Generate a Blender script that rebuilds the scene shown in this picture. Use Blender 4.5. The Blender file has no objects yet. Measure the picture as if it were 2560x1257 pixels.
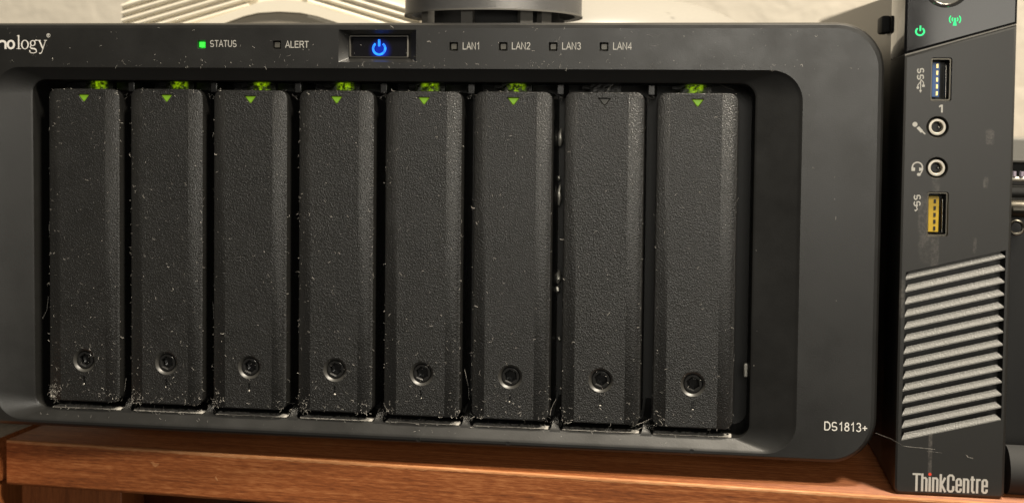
import bpy, bmesh, math, random
from mathutils import Vector, Matrix
R = math.radians
PI = math.pi
MM = 0.001
scene = bpy.context.scene
col = scene.collection

# ------------------------------------------------------------------ camera
cam_d = bpy.data.cameras.new('camera')
cam = bpy.data.objects.new('camera', cam_d); col.objects.link(cam)
CR = Vector((0.989475, 0.144292, 0.010949)); CD = Vector((0.016800, -0.039397, -0.999082)); CF = Vector((-0.143728, 0.988751, -0.041406))
m = Matrix((CR, -CD, -CF)).transposed().to_4x4()
m.translation = Vector((109.948273, -433.922317, 116.033478)) * MM
cam.matrix_world = m
cam_d.sensor_width = 36; cam_d.lens = 45.0
cam_d.shift_y = -178.5 / 2560
cam_d.clip_start = 0.01; cam_d.clip_end = 50
cam_d.dof.use_dof = True; cam_d.dof.focus_distance = 0.435; cam_d.dof.aperture_fstop = 11
scene.camera = cam

# ------------------------------------------------------------------ light
scene.view_settings.view_transform = 'Standard'
scene.view_settings.look = 'None'
scene.view_settings.exposure = 0
scene.view_settings.gamma = 1
world = bpy.data.worlds.new('World'); scene.world = world
world.use_nodes = True
bg = world.node_tree.nodes['Background']
bg.inputs[0].default_value = (1.0, 0.92, 0.80, 1); bg.inputs[1].default_value = 0.05

def area(name, loc, target, size, power, color, size_y=None, shape='RECTANGLE'):
    d = bpy.data.lights.new(name, 'AREA'); d.shape = shape
    d.size = size
    if size_y: d.size_y = size_y
    d.energy = power; d.color = color
    o = bpy.data.objects.new(name, d); col.objects.link(o)
    o.location = loc
    o.rotation_euler = (Vector(target) - Vector(loc)).to_track_quat('-Z', 'Y').to_euler()
    return o
area('ceiling_lamp', (0.475, -0.33, 1.51), (0.10, 0.0, 0.1), 0.20, 36, (1.0, 0.89, 0.72), shape='DISK')
area('room_lamp', (0.90, -0.80, 1.46), (0.10, 0.0, 0.1), 0.30, 42, (1.0, 0.90, 0.74), shape='DISK')
area('gloss_panel_upper', (0.20, -1.75, 0.43), (0.20, 0, 0.43), 0.42, 5.6, (1.0, 0.94, 0.82), size_y=0.36)  # added panel behind the camera, gives the storage box its gloss
area('cap_reflection_panel', (0.61, -1.75, 0.20), (0.61, 0, 0.20), 0.26, 1.45, (1.0, 0.94, 0.82), size_y=0.46)  # added panel behind the camera to be mirrored in the mini PC cap

# ------------------------------------------------------------------ helpers
def V(x, y, z): return Vector((x, y, z))

def finish(bm, name, mat, parent=None, loc=(0, 0, 0), base=(0, 0, 0), angle=35, smooth=True, kind=None, label=None):
    """bmesh in world millimetres -> one linked mesh object; base = parent's base in mm"""
    b = Vector(base)
    for v in bm.verts: v.co = (v.co - b) * MM
    bm.normal_update()
    if smooth:
        for f in bm.faces: f.smooth = abs(f.normal.y) < 0.9995
        for e in bm.edges:
            if len(e.link_faces) != 2 or e.calc_face_angle(0) > R(angle): e.smooth = False
    me = bpy.data.meshes.new(name); bm.to_mesh(me); bm.free()
    mats = mat if isinstance(mat, (list, tuple)) else [mat]
    for q in mats: me.materials.append(q)
    o = bpy.data.objects.new(name, me); col.objects.link(o)
    o.location = Vector(loc) * MM
    if parent: o.parent = parent
    if kind: o['kind'] = kind
    if label: o['label'] = label
    return o

def thing(name, label, cat, loc=(0, 0, 0), rz=0, group=None):
    o = bpy.data.objects.new(name, None); col.objects.link(o)
    o.empty_display_size = 0.02
    o.location = Vector(loc) * MM; o.rotation_euler = (0, 0, rz)
    o['label'] = label; o['category'] = cat
    if group: o['group'] = group
    return o

def rrect(x0, x1, z0, z1, r, seg=6):
    """rounded rectangle, counter-clockwise seen from the front (-y), list of (x, z)"""
    pts = []
    for cx, cz, a0 in ((x1 - r, z1 - r, 0), (x0 + r, z1 - r, 90), (x0 + r, z0 + r, 180), (x1 - r, z0 + r, 270)):
        for i in range(seg + 1):
            a = R(a0 + 90 * i / seg)
            pts.append((cx + r * math.cos(a), cz + r * math.sin(a)))
    return pts

def circ(cx, cz, r, n=32, ph=0):
    return [(cx + r * math.cos(2 * PI * i / n + ph), cz + r * math.sin(2 * PI * i / n + ph)) for i in range(n)]

def loop(bm, pts, y):
    return [bm.verts.new((p[0], y(p) if callable(y) else y, p[1])) for p in pts]

def bridge(bm, a, b, mi=0):
    n = len(a)
    for i in range(n):
        f = bm.faces.new((a[i], a[(i + 1) % n], b[(i + 1) % n], b[i])); f.material_index = mi

def fill(bm, loops):
    """flat face bounded by the first loop with the others as holes"""
    es = []
    for lp in loops:
        n = len(lp)
        for i in range(n):
            e = bm.edges.get((lp[i], lp[(i + 1) % n])) or bm.edges.new((lp[i], lp[(i + 1) % n]))
            es.append(e)
    r = bmesh.ops.triangle_fill(bm, use_beauty=True, use_dissolve=False, edges=es)
    return [g for g in r['geom'] if isinstance(g, bmesh.types.BMFace)]

def recalc(bm): bmesh.ops.recalc_face_normals(bm, faces=bm.faces)

def box(bm, x0, x1, y0, y1, z0, z1, mi=0, bev=0):
    vs = [bm.verts.new((x, y, z)) for z in (z0, z1) for y in (y0, y1) for x in (x0, x1)]
    fs = []
    for q in ((0, 2, 3, 1), (4, 5, 7, 6), (0, 1, 5, 4), (2, 6, 7, 3), (0, 4, 6, 2), (1, 3, 7, 5)):
        f = bm.faces.new([vs[i] for i in q]); f.material_index = mi; fs.append(f)
    if bev:
        es = list({e for f in fs for e in f.edges})
        bmesh.ops.bevel(bm, geom=es, offset=bev, segments=2, profile=0.5, affect='EDGES')

def prism(bm, pts, y0, y1, mi=0, cap=True):
    a = loop(bm, pts, y0); b = loop(bm, pts, y1); bridge(bm, a, b, mi)
    if cap:
        f = bm.faces.new(a); f.material_index = mi
        f = bm.faces.new(b[::-1]); f.material_index = mi

def tube(bm, pts, r, n=8, mi=0, closed=False, cap=True):
    pts = [Vector(p) for p in pts]; rings = []
    N = len(pts)
    up = None
    for i, p in enumerate(pts):
        if closed: t = pts[(i + 1) % N] - pts[i - 1]
        else: t = pts[min(i + 1, N - 1)] - pts[max(i - 1, 0)]
        if t.length < 1e-9: t = V(0, 0, 1)
        t.normalize()
        if up is None:
            up = t.orthogonal().normalized()
        up = (up - t * up.dot(t))
        if up.length < 1e-6: up = t.orthogonal()
        up.normalize()
        s = t.cross(up)
        rr = r[i] if isinstance(r, (list, tuple)) else r
        rings.append([bm.verts.new(p + (up * math.cos(2 * PI * k / n) + s * math.sin(2 * PI * k / n)) * rr) for k in range(n)])
    for i in range(N if closed else N - 1):
        a, b = rings[i], rings[(i + 1) % N]
        for k in range(n):
            f = bm.faces.new((a[k], a[(k + 1) % n], b[(k + 1) % n], b[k])); f.material_index = mi
    if not closed and cap and n > 2:
        bm.faces.new(rings[0][::-1]).material_index = mi; bm.faces.new(rings[-1]).material_index = mi

# ------------------------------------------------------------------ materials
def mat(name, base, rough=0.5, metal=0.0, spec=0.5, bump=None, vary=0.0, vscale=40, coat=0, emit=None, estr=0, rvary=0.0, hook=None):
    mt = bpy.data.materials.new(name); mt.use_nodes = True
    nt = mt.node_tree; p = nt.nodes['Principled BSDF']
    p.inputs['Base Color'].default_value = (*base, 1)
    p.inputs['Roughness'].default_value = rough
    p.inputs['Metallic'].default_value = metal
    p.inputs['Specular IOR Level'].default_value = spec
    if coat: p.inputs['Coat Weight'].default_value = coat; p.inputs['Coat Roughness'].default_value = 0.05
    if emit:
        p.inputs['Emission Color'].default_value = (*emit, 1); p.inputs['Emission Strength'].default_value = estr
    geo = nt.nodes.new('ShaderNodeNewGeometry')
    def noise(scale, detail=3, rough_=0.55, dist=0.0, src=None):
        n = nt.nodes.new('ShaderNodeTexNoise'); n.inputs['Scale'].default_value = scale
        n.inputs['Detail'].default_value = detail; n.inputs['Roughness'].default_value = rough_
        n.inputs['Distortion'].default_value = dist
        nt.links.new(src or geo.outputs['Position'], n.inputs['Vector']); return n
    if vary:
        n = noise(vscale, 4)
        mx = nt.nodes.new('ShaderNodeMix'); mx.data_type = 'RGBA'
        mx.inputs[6].default_value = (*[c * (1 - vary) for c in base], 1)
        mx.inputs[7].default_value = (*[min(1, c * (1 + vary)) for c in base], 1)
        nt.links.new(n.outputs['Fac'], mx.inputs[0]); nt.links.new(mx.outputs[2], p.inputs['Base Color'])
    if rvary:
        n = noise(vscale * 1.7, 5, 0.65)
        mr = nt.nodes.new('ShaderNodeMapRange')
        mr.inputs[1].default_value = 0.3; mr.inputs[2].default_value = 0.7
        mr.inputs[3].default_value = rough - rvary; mr.inputs[4].default_value = rough + rvary
        nt.links.new(n.outputs['Fac'], mr.inputs[0]); nt.links.new(mr.outputs[0], p.inputs['Roughness'])
    if bump:
        prev = None
        for (sc, st, dist, det) in bump:
            n = noise(sc, det, 0.5, 0.3)
            b = nt.nodes.new('ShaderNodeBump'); b.inputs['Strength'].default_value = st; b.inputs['Distance'].default_value = dist
            nt.links.new(n.outputs['Fac'], b.inputs['Height'])
            if prev: nt.links.new(prev.outputs['Normal'], b.inputs['Normal'])
            prev = b
        nt.links.new(prev.outputs['Normal'], p.inputs['Normal'])
    if hook: hook(nt, p, geo, noise)
    return mt

def wood(name, dark, mid, light, axis='X', rough=0.55):
    mt = bpy.data.materials.new(name); mt.use_nodes = True
    nt = mt.node_tree; p = nt.nodes['Principled BSDF']; L = nt.links.new
    tc = nt.nodes.new('ShaderNodeTexCoord')
    def mapped(sx, sy, sz):
        mp = nt.nodes.new('ShaderNodeMapping'); mp.inputs['Scale'].default_value = (sx, sy, sz)
        L(tc.outputs['Object'], mp.inputs['Vector']); return mp.outputs['Vector']
    def nz(vec, scale, det, dist=0.0):
        n = nt.nodes.new('ShaderNodeTexNoise'); n.inputs['Scale'].default_value = scale; n.inputs['Detail'].default_value = det
        n.inputs['Distortion'].default_value = dist; n.inputs['Roughness'].default_value = 0.62
        L(vec, n.inputs['Vector']); return n.outputs['Fac']
    def dirs(al, ac): return {'X': (al, ac, ac), 'Y': (ac, al, ac), 'Z': (ac, ac, al)}[axis]
    big = nz(mapped(*dirs(2.2, 70)), 9, 5, 0.35)
    fine = nz(mapped(*dirs(13, 115)), 16, 3)
    patch = nz(mapped(1, 1, 1), 14, 3)
    cr = nt.nodes.new('ShaderNodeValToRGB'); e = cr.color_ramp.elements
    e[0].position = 0.33; e[0].color = (*dark, 1); e[1].position = 0.68; e[1].color = (*light, 1)
    q = cr.color_ramp.elements.new(0.5); q.color = (*mid, 1)
    def mth(op, a, b):
        n = nt.nodes.new('ShaderNodeMath'); n.operation = op
        for i, v in enumerate((a, b)):
            if isinstance(v, (int, float)): n.inputs[i].default_value = v
            else: L(v, n.inputs[i])
        return n.outputs[0]
    fac = mth('ADD', mth('MULTIPLY', big, 0.42), mth('ADD', mth('MULTIPLY', fine, 0.44), mth('MULTIPLY', patch, 0.14)))
    L(fac, cr.inputs[0]); L(cr.outputs[0], p.inputs['Base Color'])
    p.inputs['Roughness'].default_value = rough; p.inputs['Specular IOR Level'].default_value = 0.35
    b = nt.nodes.new('ShaderNodeBump'); b.inputs['Strength'].default_value = 0.25; b.inputs['Distance'].default_value = 0.0002
    L(fine, b.inputs['Height']); L(b.outputs['Normal'], p.inputs['Normal'])
    return mt

M = {}
M['bezel'] = mat('satin_black_plastic', (0.010, 0.0099, 0.0093), 0.38, spec=0.8, bump=[(2400, 0.35, 0.00006, 2)], vary=0.15, vscale=30, rvary=0.06)
M['tray'] = mat('grained_black_plastic', (0.0115, 0.0113, 0.0106), 0.35, spec=0.9, bump=[(2400, 0.95, 0.00018, 1)], rvary=0.05, vary=0.15, vscale=60)
M['interior'] = mat('dark_bay_plastic', (0.008, 0.008, 0.0075), 0.6)
M['case'] = mat('dark_painted_steel', (0.02, 0.02, 0.019), 0.5, bump=[(900, 0.2, 0.0001, 2)])
M['ink'] = mat('pale_grey_print', (0.46, 0.45, 0.42), 0.6)
M['white_ink'] = mat('white_print', (0.78, 0.76, 0.72), 0.6)
def halo(nt, p, geo, noise):
    L = nt.links.new
    tc = nt.nodes.new('ShaderNodeTexCoord')
    d = nt.nodes.new('ShaderNodeVectorMath'); d.operation = 'DISTANCE'
    mp = nt.nodes.new('ShaderNodeMapping'); mp.inputs['Scale'].default_value = (1, 0, 1); L(tc.outputs['Object'], mp.inputs['Vector'])
    L(mp.outputs['Vector'], d.inputs[0]); d.inputs[1].default_value = (-0.0004, 0, 0.1421)
    mr = nt.nodes.new('ShaderNodeMapRange'); mr.inputs[1].default_value = 0.0048; mr.inputs[2].default_value = 0.0015; mr.inputs[3].default_value = 0; mr.inputs[4].default_value = 1
    L(d.outputs['Value'], mr.inputs[0])
    pw = nt.nodes.new('ShaderNodeMath'); pw.operation = 'POWER'; pw.inputs[1].default_value = 2.2; L(mr.outputs[0], pw.inputs[0])
    ml = nt.nodes.new('ShaderNodeMath'); ml.operation = 'MULTIPLY'; ml.inputs[1].default_value = 0.42; L(pw.outputs[0], ml.inputs[0])
    L(ml.outputs[0], p.inputs['Emission Strength'])
M['lit_window'] = mat('dark_window_with_lamp_behind', (0.010, 0.010, 0.013), 0.12, emit=(0.005, 0.045, 1.0), estr=0.1, hook=halo)
M['glossy'] = mat('piano_black_plastic', (0.012, 0.012, 0.013), 0.08, coat=0.3, rvary=0.015)
M['clear_rim'] = mat('worn_grey_edge', (0.20, 0.19, 0.17), 0.35, bump=[(900, 0.5, 0.0002, 3)])
M['smoked'] = mat('smoked_window', (0.085, 0.082, 0.072), 0.3)
def patchy(nt, p, geo, noise):
    n = noise(700, 2)
    mr = nt.nodes.new('ShaderNodeMapRange'); mr.inputs[1].default_value = 0.35; mr.inputs[2].default_value = 0.65
    mr.inputs[3].default_value = p.inputs['Emission Strength'].default_value * 0.55; mr.inputs[4].default_value = p.inputs['Emission Strength'].default_value * 1.35
    nt.links.new(n.outputs['Fac'], mr.inputs[0]); nt.links.new(mr.outputs[0], p.inputs['Emission Strength'])
M['blue_on'] = mat('lit_blue_icon', (0.02, 0.1, 0.3), 0.4, emit=(0.006, 0.17, 1.0), estr=2.0, hook=patchy)
M['green_led'] = mat('lit_green_lamp', (0.05, 0.3, 0.05), 0.4, emit=(0.03, 0.9, 0.05), estr=1.0)
def crystal(nt, p, geo, noise):
    L = nt.links.new
    tc = nt.nodes.new('ShaderNodeTexCoord'); sp = nt.nodes.new('ShaderNodeSeparateXYZ'); L(tc.outputs['Object'], sp.inputs[0])
    def mth(op, a, b):
        n = nt.nodes.new('ShaderNodeMath'); n.operation = op
        for i, v in enumerate((a, b)):
            if isinstance(v, (int, float)): n.inputs[i].default_value = v
            else: L(v, n.inputs[i])
        return n.outputs[0]
    n = noise(850, 2, 0.6)
    dx = mth('ABSOLUTE', mth('ADD', sp.outputs[0], 0.0008), 0)
    mr = nt.nodes.new('ShaderNodeMapRange'); mr.interpolation_type = 'SMOOTHSTEP'
    mr.inputs[1].default_value = 0.0040; mr.inputs[2].default_value = 0.0006; mr.inputs[3].default_value = 0; mr.inputs[4].default_value = 1
    L(dx, mr.inputs[0])
    k = nt.nodes.new('ShaderNodeMapRange'); k.inputs[1].default_value = 0.42; k.inputs[2].default_value = 0.64; k.inputs[3].default_value = 0.04; k.inputs[4].default_value = 1.35
    L(n.outputs['Fac'], k.inputs[0])
    L(mth('MULTIPLY', mth('MULTIPLY', mr.outputs[0], k.outputs[0]), 0.40), p.inputs['Emission Strength'])
M['pipe_on'] = mat('lit_light_pipe', (0.015, 0.02, 0.006), 0.4, emit=(0.50, 0.86, 0.004), estr=1.2, hook=crystal)
M['pipe_off'] = mat('dull_light_pipe', (0.03, 0.03, 0.027), 0.4)
M['arrow_on'] = mat('lit_green_arrow', (0.1, 0.25, 0.02), 0.4, emit=(0.36, 0.58, 0.012), estr=0.27)
M['arrow_off'] = mat('unlit_arrow', (0.05, 0.05, 0.046), 0.4)
M['barrel'] = mat('black_lock_plastic', (0.016, 0.016, 0.016), 0.22, bump=[(1500, 0.3, 0.0001, 2)])
M['lock_ring'] = mat('smooth_black_ring', (0.035, 0.034, 0.031), 0.42, spec=0.8)
M['steel'] = mat('bright_steel', (0.72, 0.69, 0.62), 0.22, 1.0)
M['nickel'] = mat('matt_nickel', (0.66, 0.62, 0.54), 0.45, 0.45)
M['dull_steel'] = mat('dull_steel', (0.13, 0.12, 0.10), 0.35, 1.0)
M['clip_steel'] = mat('brushed_steel', (0.62, 0.60, 0.54), 0.42, 0.7)
M['chrome'] = mat('chrome', (0.85, 0.82, 0.78), 0.07, 1.0)
M['gold'] = mat('gold_contact', (0.85, 0.66, 0.28), 0.3, 1.0)
M['blue_plastic'] = mat('blue_plastic', (0.03, 0.085, 0.24), 0.35)
M['yellow_plastic'] = mat('yellow_plastic', (0.50, 0.33, 0.02), 0.4, vary=0.2, vscale=400)
M['black'] = mat('black_plastic', (0.006, 0.006, 0.006), 0.4)
M['rubber'] = mat('black_rubber', (0.02, 0.02, 0.02), 0.8)
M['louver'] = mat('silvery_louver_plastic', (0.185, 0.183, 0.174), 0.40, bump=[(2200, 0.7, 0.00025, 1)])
M['chassis'] = mat('brown_grey_steel', (0.105, 0.097, 0.08), 0.42, bump=[(900, 0.15, 0.0001, 2)], vary=0.08)
M['cream'] = mat('cream_plastic', (0.74, 0.69, 0.58), 0.45, bump=[(700, 0.06, 0.0001, 2)], vary=0.03)
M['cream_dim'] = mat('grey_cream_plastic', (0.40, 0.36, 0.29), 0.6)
M['white_plastic'] = mat('white_plastic', (0.27, 0.257, 0.23), 0.4, vary=0.02)
M['dot'] = mat('dark_dot', (0.12, 0.11, 0.10), 0.5)
def layers(nt, p, geo, noise):
    w = nt.nodes.new('ShaderNodeTexWave'); w.wave_type = 'BANDS'; w.bands_direction = 'Z'
    w.inputs['Scale'].default_value = 1050; w.inputs['Distortion'].default_value = 1.2; w.inputs['Detail'].default_value = 2
    nt.links.new(geo.outputs['Position'], w.inputs['Vector'])
    b = nt.nodes.new('ShaderNodeBump'); b.inputs['Strength'].default_value = 0.5; b.inputs['Distance'].default_value = 0.0002
    nt.links.new(w.outputs['Fac'], b.inputs['Height']); nt.links.new(b.outputs['Normal'], p.inputs['Normal'])
M['printed'] = mat('layered_grey_plastic', (0.085, 0.085, 0.086), 0.36, hook=layers)
M['printed_leg'] = mat('grey_leg_plastic', (0.12, 0.115, 0.105), 0.5)
M['wall'] = mat('plastered_wall', (0.51, 0.475, 0.41), 0.85, bump=[(70, 0.32, 0.004, 2), (260, 0.12, 0.001, 2)], vary=0.012, vscale=26)
M['wood'] = wood('red_brown_wood', (0.095, 0.026, 0.0085), (0.27, 0.080, 0.022), (0.50, 0.20, 0.072))
M['wood_upright'] = wood('red_brown_wood_upright', (0.12, 0.036, 0.010), (0.23, 0.072, 0.02), (0.30, 0.10, 0.03), axis='Z')
M['edge_wood'] = wood('worn_highlit_wood', (0.24, 0.085, 0.026), (0.42, 0.18, 0.07), (0.58, 0.32, 0.16))  # pale wood for the chips and the painted edge highlight
M['grey_wood'] = wood('greyed_wood_top', (0.16, 0.12, 0.085), (0.27, 0.215, 0.16), (0.38, 0.31, 0.24), axis='Y')
M['lint'] = mat('white_lint_and_glint', (0.78, 0.74, 0.68), 0.8)
M['lint_dim'] = mat('grey_lint', (0.34, 0.325, 0.30), 0.9)
M['grey'] = mat('grey_case_plastic', (0.17, 0.165, 0.15), 0.5)
M['lilac'] = mat('lilac_plastic', (0.28, 0.24, 0.30), 0.3)
M['red'] = mat('red_print', (0.75, 0.06, 0.03), 0.5)
M['green_icon'] = mat('lit_green_icon', (0.02, 0.3, 0.12), 0.4, emit=(0.005, 0.75, 0.20), estr=1.15)

# the mini PC front: matt black with scuffs and a pale adhesive streak of their own shape
def scuffs(nt, p, geo, noise):
    L = nt.links.new
    sep = nt.nodes.new('ShaderNodeSeparateXYZ'); tc = nt.nodes.new('ShaderNodeTexCoord'); L(tc.outputs['Object'], sep.inputs[0])
    n1 = noise(900, 5, 0.75); n2 = noise(260, 5, 0.7)
    def mth(op, a, b=None, c=None):
        n = nt.nodes.new('ShaderNodeMath'); n.operation = op
        for i, v in enumerate((a, b, c)):
            if v is None: continue
            if isinstance(v, (int, float)): n.inputs[i].default_value = v
            else: L(v, n.inputs[i])
        return n.outputs[0]
    def spot(cx, cz, rx, rz, wob=0.9):
        dx = mth('DIVIDE', mth('SUBTRACT', sep.outputs[0], (cx - 190.6) * MM), rx * MM)
        dz = mth('DIVIDE', mth('SUBTRACT', sep.outputs[2], cz * MM), rz * MM)
        d = mth('ADD', mth('POWER', mth('ABSOLUTE', dx), 4), mth('POWER', mth('ABSOLUTE', dz), 4))
        d = mth('ADD', d, mth('MULTIPLY', mth('SUBTRACT', n2.outputs['Fac'], 0.5), 5.0 * wob))
        mr = nt.nodes.new('ShaderNodeMapRange'); mr.interpolation_type = 'SMOOTHSTEP'
        mr.inputs[1].default_value = 1.5; mr.inputs[2].default_value = 0.1; mr.inputs[3].default_value = 0; mr.inputs[4].default_value = 1
        L(d, mr.inputs[0]); return mr.outputs[0]
    tot = None
    for (cx, cz, rx, rz, a, wob) in ((184.5, 78.5, 1.3, 6.5, .5, .4), (181.2, 88, 2.0, 8.5, .55, .9), (184.3, 100.3, 1.2, 3.6, .5, .4), (181.6, 80, 2.2, 6, .25, .8),
                                (184.6, 12, .62, 11.5, .75, .35), (200.4, 114.5, 1.3, 2.2, .8, 1.3), (199.4, 100.2, .8, 1.9, .9, 1.0), (196.6, 80.5, .55, 2.4, .6, .8),
                                (174.8, 63, .8, 6, .6, 1.0)):
        s = mth('MULTIPLY', spot(cx, cz, rx, rz, wob), a)
        tot = s if tot is None else mth('MAXIMUM', tot, s)
    fl = nt.nodes.new('ShaderNodeMapRange'); fl.inputs[1].default_value = 0.42; fl.inputs[2].default_value = 0.66; fl.inputs[3].default_value = 0.12; fl.inputs[4].default_value = 0.95
    L(n1.outputs['Fac'], fl.inputs[0])
    tot = mth('MULTIPLY', tot, fl.outputs[0])
    mx = nt.nodes.new('ShaderNodeMix'); mx.data_type = 'RGBA'
    mx.inputs[6].default_value = p.inputs['Base Color'].default_value
    mx.inputs[7].default_value = (0.12, 0.11, 0.10, 1)
    L(tot, mx.inputs[0]); L(mx.outputs[2], p.inputs['Base Color'])
M['pc_front'] = mat('matt_black_front', (0.013, 0.0125, 0.0112), 0.40, spec=0.75, bump=[(2200, 0.2, 0.00006, 2)], hook=scuffs)

# ------------------------------------------------------------------ flat print
class Ink:
    """collects flat polygons in (x, z) millimetres and builds them as print lying on a front face"""
    def __init__(s): s.polys = []
    def poly(s, pts): s.polys.append([(p[0], p[1]) for p in pts])
    def stroke(s, pts, w, closed=False):
        P = [Vector((p[0], p[1])) for p in pts]
        n = len(P)
        lt, rt = [], []
        for i in range(n):
            a = P[(i - 1) % n] if (closed or i > 0) else None
            b = P[(i + 1) % n] if (closed or i < n - 1) else None
            if a is None: t = (b - P[i]).normalized(); nn = Vector((-t.y, t.x)); k = 1
            elif b is None: t = (P[i] - a).normalized(); nn = Vector((-t.y, t.x)); k = 1
            else:
                t1 = (P[i] - a).normalized(); t2 = (b - P[i]).normalized()
                n1 = Vector((-t1.y, t1.x)); n2 = Vector((-t2.y, t2.x))
                nn = n1 + n2
                if nn.length < 1e-6: nn = n1
                nn.normalize(); k = 1 / max(0.5, nn.dot(n1))
            ww = (w[i] if isinstance(w, (list, tuple)) else w) / 2 * k
            lt.append(P[i] + nn * ww); rt.append(P[i] - nn * ww)
        for i in range(n if closed else n - 1):
            j = (i + 1) % n
            s.polys.append([tuple(lt[i]), tuple(rt[i]), tuple(rt[j]), tuple(lt[j])])
    def ring(s, cx, cz, rx, rz, wx, wz, a0=0, a1=360, n=28):
        for i in range(n):
            a, b = R(a0 + (a1 - a0) * i / n), R(a0 + (a1 - a0) * (i + 1) / n)
            s.polys.append([(cx + rx * math.cos(a), cz + rz * math.sin(a)), (cx + rx * math.cos(b), cz + rz * math.sin(b)),
                            (cx + (rx - wx) * math.cos(b), cz + (rz - wz) * math.sin(b)), (cx + (rx - wx) * math.cos(a), cz + (rz - wz) * math.sin(a))])
    def xform(s, f): s.polys = [[f(*p) for p in q] for q in s.polys]
    def build(s, name, y, mt, parent, base, lift=0.05):
        bm = bmesh.new()
        for i, q in enumerate(s.polys):
            try: bm.faces.new([bm.verts.new((p[0], y - lift - 0.002 * (i % 12), p[1])) for p in q])
            except ValueError: pass
        recalc(bm)
        for f in bm.faces:
            if f.normal.y > 0: f.normal_flip()
        return finish(bm, name, mt, parent, base=base, smooth=False)

def arc(cx, cz, rx, rz, a0, a1, n=10):
    return [(cx + rx * math.cos(R(a0 + (a1 - a0) * i / n)), cz + rz * math.sin(R(a0 + (a1 - a0) * i / n))) for i in range(n + 1)]

GL = {   # sans capitals and figures: advance, strokes in a box one cap high
    'S': (.74, [arc(.34, .74, .25, .21, 25, 180, 9) + arc(.36, .5, .27, .05, 205, 250, 2) + arc(.34, .26, .28, .23, 70, -155, 12)]),
    'T': (.68, [[(.02, .94), (.66, .94)], [(.34, .94), (.34, 0)]]),
    'A': (.74, [[(.03, 0), (.37, 1), (.71, 0)], [(.16, .34), (.58, .34)]]),
    'U': (.78, [[(.1, 1), (.1, .34)] + arc(.39, .34, .29, .29, 180, 360, 10) + [(.68, 1)]]),
    'L': (.62, [[(.1, 1), (.1, .05), (.6, .05)]]),
    'E': (.72, [[(.66, .95), (.1, .95), (.1, .05), (.68, .05)], [(.1, .53), (.62, .53)]]),
    'R': (.78, [[(.1, 0), (.1, .95), (.45, .95)] + arc(.45, .73, .23, .22, 90, -90, 8) + [(.1, .5)], [(.45, .5), (.74, 0)]]),
    'N': (.80, [[(.1, 0), (.1, .98), (.68, .02), (.68, 1)]]),
    'D': (.80, [[(.1, .05), (.1, .95), (.38, .95)] + arc(.38, .5, .32, .45, 90, -90, 12) + [(.1, .05)]]),
    '1': (.60, [[(.12, .74), (.26, .82), (.36, 1), (.36, 0)]]),
    '2': (.62, [arc(.31, .72, .23, .24, 165, -30, 9) + [(.08, .05), (.58, .05)]]),
    '3': (.62, [arc(.30, .74, .21, .22, 160, -80, 10) + arc(.30, .27, .24, .24, 80, -160, 12)]),
    '4': (.64, [[(.46, 0), (.46, .96), (.06, .28), (.62, .28)]]),
    '8': (.62, [arc(.31, .745, .19, .2, 0, 360, 16), arc(.31, .275, .235, .235, 0, 360, 18)]),
    '+': (.66, [[(.06, .42), (.6, .42)], [(.33, .69), (.33, .15)]]),
}
def sans(text, x0, x1, z0, z1, w=.115):
    ink = Ink(); x = 0
    for ch in text:
        adv, st = GL[ch]
        for s in st: ink.stroke([(x + p[0], p[1]) for p in s], w)
        x += adv + .06
    x -= .06
    kx, kz = (x1 - x0) / x, z1 - z0
    ink.xform(lambda a, b: (x0 + a * kx, z0 + b * kz))
    return ink

# ================================================================== SETTING
bm = bmesh.new(); box(bm, -1600, 1600, 330, 360, -900, 1600)
finish(bm, 'wall', M['wall'], kind='structure', smooth=False)

# ================================================================== SHELF
SH = math.atan(-0.0515)
shelf = thing('wooden_shelf', 'red-brown wooden shelf board with a worn pale front edge and painted edge highlight under the black storage box', 'shelf', (-144.9, 9.4, -3.1), SH)
def s_obj(bm, name, mt, **k): return finish(bm, name, mt, shelf, **k)
T = 16.9
bm = bmesh.new(); box(bm, 0, 640, 0.9, 300, -T, -0.02, bev=0.0)
s_obj(bm, 'board', M['wood'])
bm = bmesh.new()     # front lipping: a strip of its own with rounded, worn arrises
prof = [(0.88, -T - .02)] + [(.5, -T - .02), (.1, -T + .5), (0, -T + 1.0), (0, -.8), (.12, -.32), (.42, -.06), (.88, 0.0)]
def lip(bm, x0, x1, pr):
    a = [bm.verts.new((x0, p[0], p[1])) for p in pr]; b = [bm.verts.new((x1, p[0], p[1])) for p in pr]
    for i in range(len(pr) - 1): bm.faces.new((a[i], a[i + 1], b[i + 1], b[i]))
    bm.faces.new(a[::-1]); bm.faces.new(b)
lip(bm, 0, 640, prof); recalc(bm)
s_obj(bm, 'front_lipping', M['wood'])
# worn line along the top arris, edge highlight painted in: ragged strip standing proud of the lipping
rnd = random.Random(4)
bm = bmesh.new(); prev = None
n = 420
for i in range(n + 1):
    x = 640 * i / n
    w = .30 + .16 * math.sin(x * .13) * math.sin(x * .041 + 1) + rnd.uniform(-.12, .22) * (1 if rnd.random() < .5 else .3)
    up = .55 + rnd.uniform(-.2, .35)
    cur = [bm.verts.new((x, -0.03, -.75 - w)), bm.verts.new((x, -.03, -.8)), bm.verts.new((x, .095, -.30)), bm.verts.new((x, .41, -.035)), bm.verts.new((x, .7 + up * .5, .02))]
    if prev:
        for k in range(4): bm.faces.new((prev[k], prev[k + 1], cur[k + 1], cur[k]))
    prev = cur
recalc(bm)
s_obj(bm, 'worn_edge_highlight', M['edge_wood'])
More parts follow.
